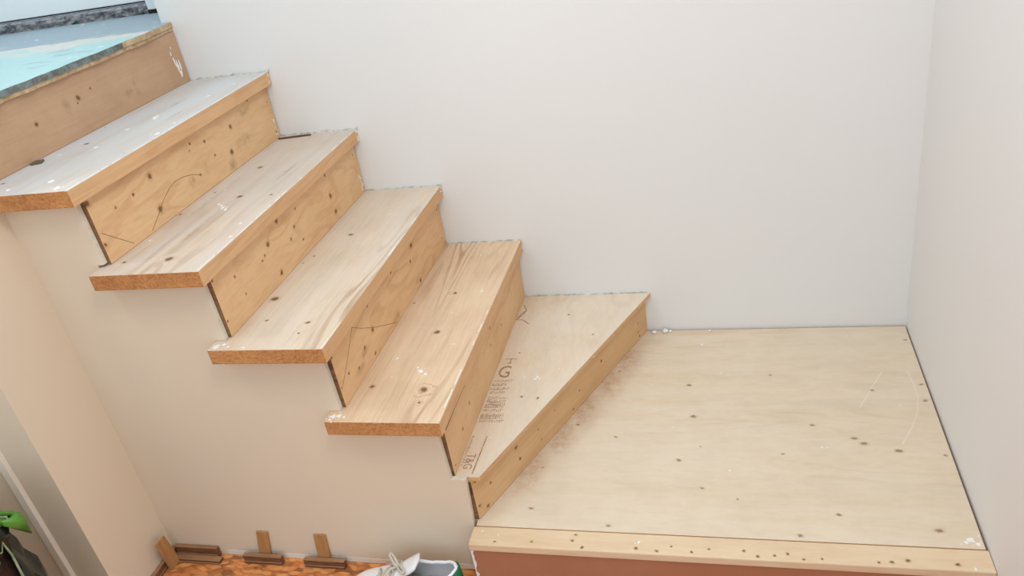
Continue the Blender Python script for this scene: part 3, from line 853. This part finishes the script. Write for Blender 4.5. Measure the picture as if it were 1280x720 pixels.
# sole
bm = bmesh.new()
outline = [(sx(s), half_w(s) + 0.004) for s in S] + [(sx(s), -half_w(s) - 0.004) for s in reversed(S)]
add_prism(bm, outline, 'z', 0.0, 0.026)
bmesh.ops.bevel(bm, geom=[e for e in bm.edges if abs(e.verts[0].co.z - e.verts[1].co.z) < 1e-5], offset=0.003, segments=2, affect='EDGES')
link_mesh('sole', bm, M_sole, shoe)
bm = bmesh.new()
add_prism(bm, [(sx(s), half_w(s) - 0.006) for s in S[3:-3]] + [(sx(s), -half_w(s) + 0.006) for s in reversed(S[3:-3])], 'z', 0.0262, 0.030)
link_mesh('insole', bm, M_lining, shoe)
# padded collar
bm = bmesh.new()
ss = [0.56 + 0.44 * i / 14 for i in range(15)]
add_tube(bm, [(sx(s) - 0.003, open_w(s) + 0.001, top_h(s) - 0.002) for s in ss] + [(sx(s) - 0.003, -open_w(s) - 0.001, top_h(s) - 0.002) for s in reversed(ss)], 0.0042, 8)
link_mesh('collar', bm, M_leather, shoe, True)
# tongue
bm = bmesh.new()
prev = None
for i in range(9):
    t = i / 8
    x = sx(0.27 + 0.40 * t)
    z = 0.058 + 0.062 * t ** 1.1 + (0.002 if t > 0.9 else 0)
    hw = 0.012 + 0.017 * t - (0.006 if i == 8 else 0)
    r = [bm.verts.new((x + 0.006 * t * (1 - abs(q)), q * hw, z - 0.006 * q * q)) for q in (-1, -0.5, 0, 0.5, 1)]
    if prev:
        for a_, b_, c_, d_ in zip(prev, prev[1:], r[1:], r):
            bm.faces.new([a_, b_, c_, d_])
    prev = r
tg = link_mesh('tongue', bm, M_leather, shoe, True)
sm = tg.modifiers.new('thickness', 'SOLIDIFY'); sm.thickness = 0.006; sm.offset = 0
# laces: five crossing bars and a bow
for i in range(5):
    s = 0.31 + 0.052 * i
    z = top_h(s) + 0.006
    o_ = open_w(s) + 0.009
    sg = 1 if i % 2 else -1
    bm = bmesh.new()
    add_tube(bm, [(sx(s) - 0.006 * sg, -o_, z - 0.006), (sx(s) - 0.003 * sg, -o_ * .5, z + 0.001), (sx(s), 0, z + 0.003), (sx(s) + 0.003 * sg, o_ * .5, z + 0.001), (sx(s) + 0.006 * sg, o_, z - 0.006)], 0.0034, 8)
    link_mesh('lace', bm, M_lace, shoe, True)
zb = top_h(0.50) + 0.012
for sg in (-1, 1):
    bm = bmesh.new()
    pts = []
    for i in range(13):
        a_ = i / 12 * math.pi * 2
        pts.append((sx(0.49) - 0.022 * sg * (1 - math.cos(a_)) * 0.6, sg * 0.020 * (1 - math.cos(a_)) * 0.7 + 0.006 * math.sin(a_), zb + 0.011 * math.sin(a_ / 2)))
    add_tube(bm, pts, 0.0032, 8)
    link_mesh('lace_loop', bm, M_lace, shoe, True)
    bm = bmesh.new()
    add_tube(bm, [(sx(0.49), 0, zb), (sx(0.44), sg * 0.012, zb + 0.004), (sx(0.38), sg * 0.026, zb - 0.012), (sx(0.34), sg * 0.036, zb - 0.026)], 0.003, 8)
    link_mesh('lace_end', bm, M_lace, shoe, True)
# heel tab
bm = bmesh.new()
prof = []
for q in range(-4, 5):
    a_ = q / 4 * 1.15
    prof.append((sx(1.0) - 0.026 * (1 - math.cos(a_)) + 0.005, 0.027 * math.sin(a_)))
lo_ = [bm.verts.new((x, y, 0.050)) for x, y in prof]
hi_ = [bm.verts.new((x - 0.003, y * 0.9, 0.103 - abs(y) * 0.35)) for x, y in prof]
for i in range(len(prof) - 1):
    bm.faces.new([lo_[i], lo_[i + 1], hi_[i + 1], hi_[i]])
ht = link_mesh('heel_tab', bm, M_green, shoe, True)
sm = ht.modifiers.new('thickness', 'SOLIDIFY'); sm.thickness = 0.003; sm.offset = 0

# ------------------------------------------------------------------ open bag of soil at the left
bag = empty('soil_bag', (-0.955, -0.475, ZF))
tag(bag, 'open dark and bright green plastic bag of brown soil at the left', 'bag')
m, nt, b = mat_new('bag_plastic')
g = NT(nt)
tc = g.n('ShaderNodeTexCoord').outputs['Object']
f = g.ramp(g.noise(tc, 9, 3, 0.6, 0.8), 0.56, 0.59)
c = g.mix(f, lin((24, 36, 30)), lin((84, 132, 52)))
c = g.mix(g.ramp(g.noise(tc, 21, 3, 0.6), 0.66, 0.69, 0, 0.8), c, lin((188, 196, 176)))
g.link(c, b.inputs['Base Color']); b.inputs['Roughness'].default_value = 0.25
M_bag = m
M_bagin = plain('bag_inside_bright_green', (96, 150, 58), 0.35, 0.8, 14, (56, 100, 38))
M_rimw = plain('torn_white_film', (170, 176, 150), 0.5, 0.8, 30, (110, 130, 90))
M_soil = plain('brown_soil', (76, 48, 32), 0.95, 1.0, 60, (44, 28, 20), 1.0, 150)
bm = bmesh.new()
NR, NA = 14, 56
rings = []
for i in range(NR + 1):
    t = i / NR
    ring = []
    for k in range(NA):
        a_ = k * 2 * math.pi / NA
        cs, sn = math.cos(a_), math.sin(a_)
        sq = (abs(cs) ** 3 + abs(sn) ** 3) ** (-1 / 3)
        r = (0.155 + 0.02 * math.sin(t * math.pi)) * sq
        crump = mnoise.noise(Vector((cs * 3.2, sn * 3.2, t * 5))) * 0.024 + mnoise.noise(Vector((cs * 8, sn * 8, t * 13))) * 0.011
        rimz = 0.50 + 0.05 * mnoise.noise(Vector((cs * 2.4, sn * 2.4, 9.0))) + 0.025 * mnoise.noise(Vector((cs * 7, sn * 7, 3.0)))
        ring.append(bm.verts.new(((r + crump * (0.3 + t)) * cs, (r * 0.85 + crump * (0.3 + t)) * sn, t * rimz)))
    rings.append(ring)
def torn(i, k):
    kk = (k - 9) % NA
    return 9 <= i <= 12 and 43 + (i % 2) <= kk <= 51 - (12 - i) // 2
shape = [[v.co.copy() for v in r] for r in rings]
for i in range(NR):
    for k in range(NA):
        if torn(i, k):
            continue
        bm.faces.new([rings[i][k], rings[i][(k + 1) % NA], rings[i + 1][(k + 1) % NA], rings[i + 1][k]])
bm.faces.new(rings[0][::-1])
rim = [v.co.copy() for v in rings[-1]]
bo = link_mesh('bag_film', bm, M_bag, bag, True)
sm = bo.modifiers.new('thickness', 'SOLIDIFY'); sm.thickness = 0.002; sm.offset = 0
bm = bmesh.new()
add_tube(bm, rim + [rim[0]], 0.002, 6, False)
link_mesh('torn_rim', bm, M_rimw, bag, True)
# folded-over flaps of the rim
for f0, n_, dz in ((5, 4, 0.06), (44, 5, 0.05), (30, 8, 0.06), (22, 5, 0.05)):
    bm = bmesh.new()
    rows_ = []
    for j in range(5):
        t = j / 4
        row = []
        for q in range(n_ + 1):
            p = rim[(f0 + q) % NA]
            out = Vector((p.x, p.y, 0)).normalized()
            wv = math.sin(math.pi * q / n_)
            row.append(bm.verts.new(p + out * (0.006 + 0.022 * math.sin(t * 2.2)) * (0.4 + 0.6 * wv) + Vector((0, 0, 0.012 * math.sin(t * math.pi) - dz * t * t * wv)) + out * 0.006 * mnoise.noise(Vector((q * 0.9, t * 4, f0)))))
        rows_.append(row)
    for j in range(4):
        for q in range(n_):
            bm.faces.new([rows_[j][q], rows_[j][q + 1], rows_[j + 1][q + 1], rows_[j + 1][q]])
    fl = link_mesh('folded_flap', bm, M_bagin, bag, True)
    sm = fl.modifiers.new('thickness', 'SOLIDIFY'); sm.thickness = 0.0015; sm.offset = 0
# the flap of the tear, folded down and outward, and its pale torn edge
bm = bmesh.new()
rows_ = []
for j in range(5):
    t = j / 4
    row = []
    for q in range(10):
        p = shape[9][(52 + q) % NA]
        out = Vector((p.x, p.y, 0)).normalized()
        wv = math.sin(math.pi * (q + 0.5) / 10)
        row.append(bm.verts.new(p + out * (0.004 + 0.03 * math.sin(t * 1.8) * wv) + Vector((0, 0, 0.010 * math.sin(t * math.pi) - 0.075 * t * t * wv))))
    rows_.append(row)
for j in range(4):
    for q in range(9):
        bm.faces.new([rows_[j][q], rows_[j][q + 1], rows_[j + 1][q + 1], rows_[j + 1][q]])
fl = link_mesh('folded_flap', bm, M_bagin, bag, True)
sm = fl.modifiers.new('thickness', 'SOLIDIFY'); sm.thickness = 0.0015; sm.offset = 0
bm = bmesh.new()
add_tube(bm, [shape[r_][(k_ + 9) % NA] for r_, k_ in [(9, k) for k in range(43, 51)] + [(10, 51), (11, 51), (12, 52), (13, 52)] + [(13, k) for k in range(51, 43, -1)] + [(12, 43), (11, 44), (10, 43), (9, 43)]], 0.0025, 6, False)
link_mesh('torn_rim', bm, M_rimw, bag, True)
# soil filling the bag
bm = bmesh.new()
prev = None
for i in range(0, 14):
    ring = []
    for k in range(NA):
        p = shape[i][k]
        q = Vector((p.x * 0.92, p.y * 0.92, max(p.z, 0.004)))
        nv = Vector((q.x, q.y, 0)).normalized()
        q += nv * (0.006 * mnoise.noise(q * 60) - 0.004)
        ring.append(bm.verts.new(q))
    if prev:
        for k in range(NA):
            bm.faces.new([prev[k], prev[(k + 1) % NA], ring[(k + 1) % NA], ring[k]])
    else:
        bm.faces.new(ring[::-1])
    prev = ring
for f_ in (0.75, 0.5, 0.25):
    ring = []
    for k in range(NA):
        p = shape[13][k]
        q = Vector((p.x * 0.92 * f_, p.y * 0.92 * f_, p.z * f_ + 0.43 * (1 - f_)))
        q.z += 0.012 * mnoise.noise(q * 40)
        ring.append(bm.verts.new(q))
    for k in range(NA):
        bm.faces.new([prev[k], prev[(k + 1) % NA], ring[(k + 1) % NA], ring[k]])
    prev = ring
bm.faces.new(prev)
tag(link_mesh('soil_fill', bm, M_soil, bag, True), 'loose brown soil', kind='stuff')
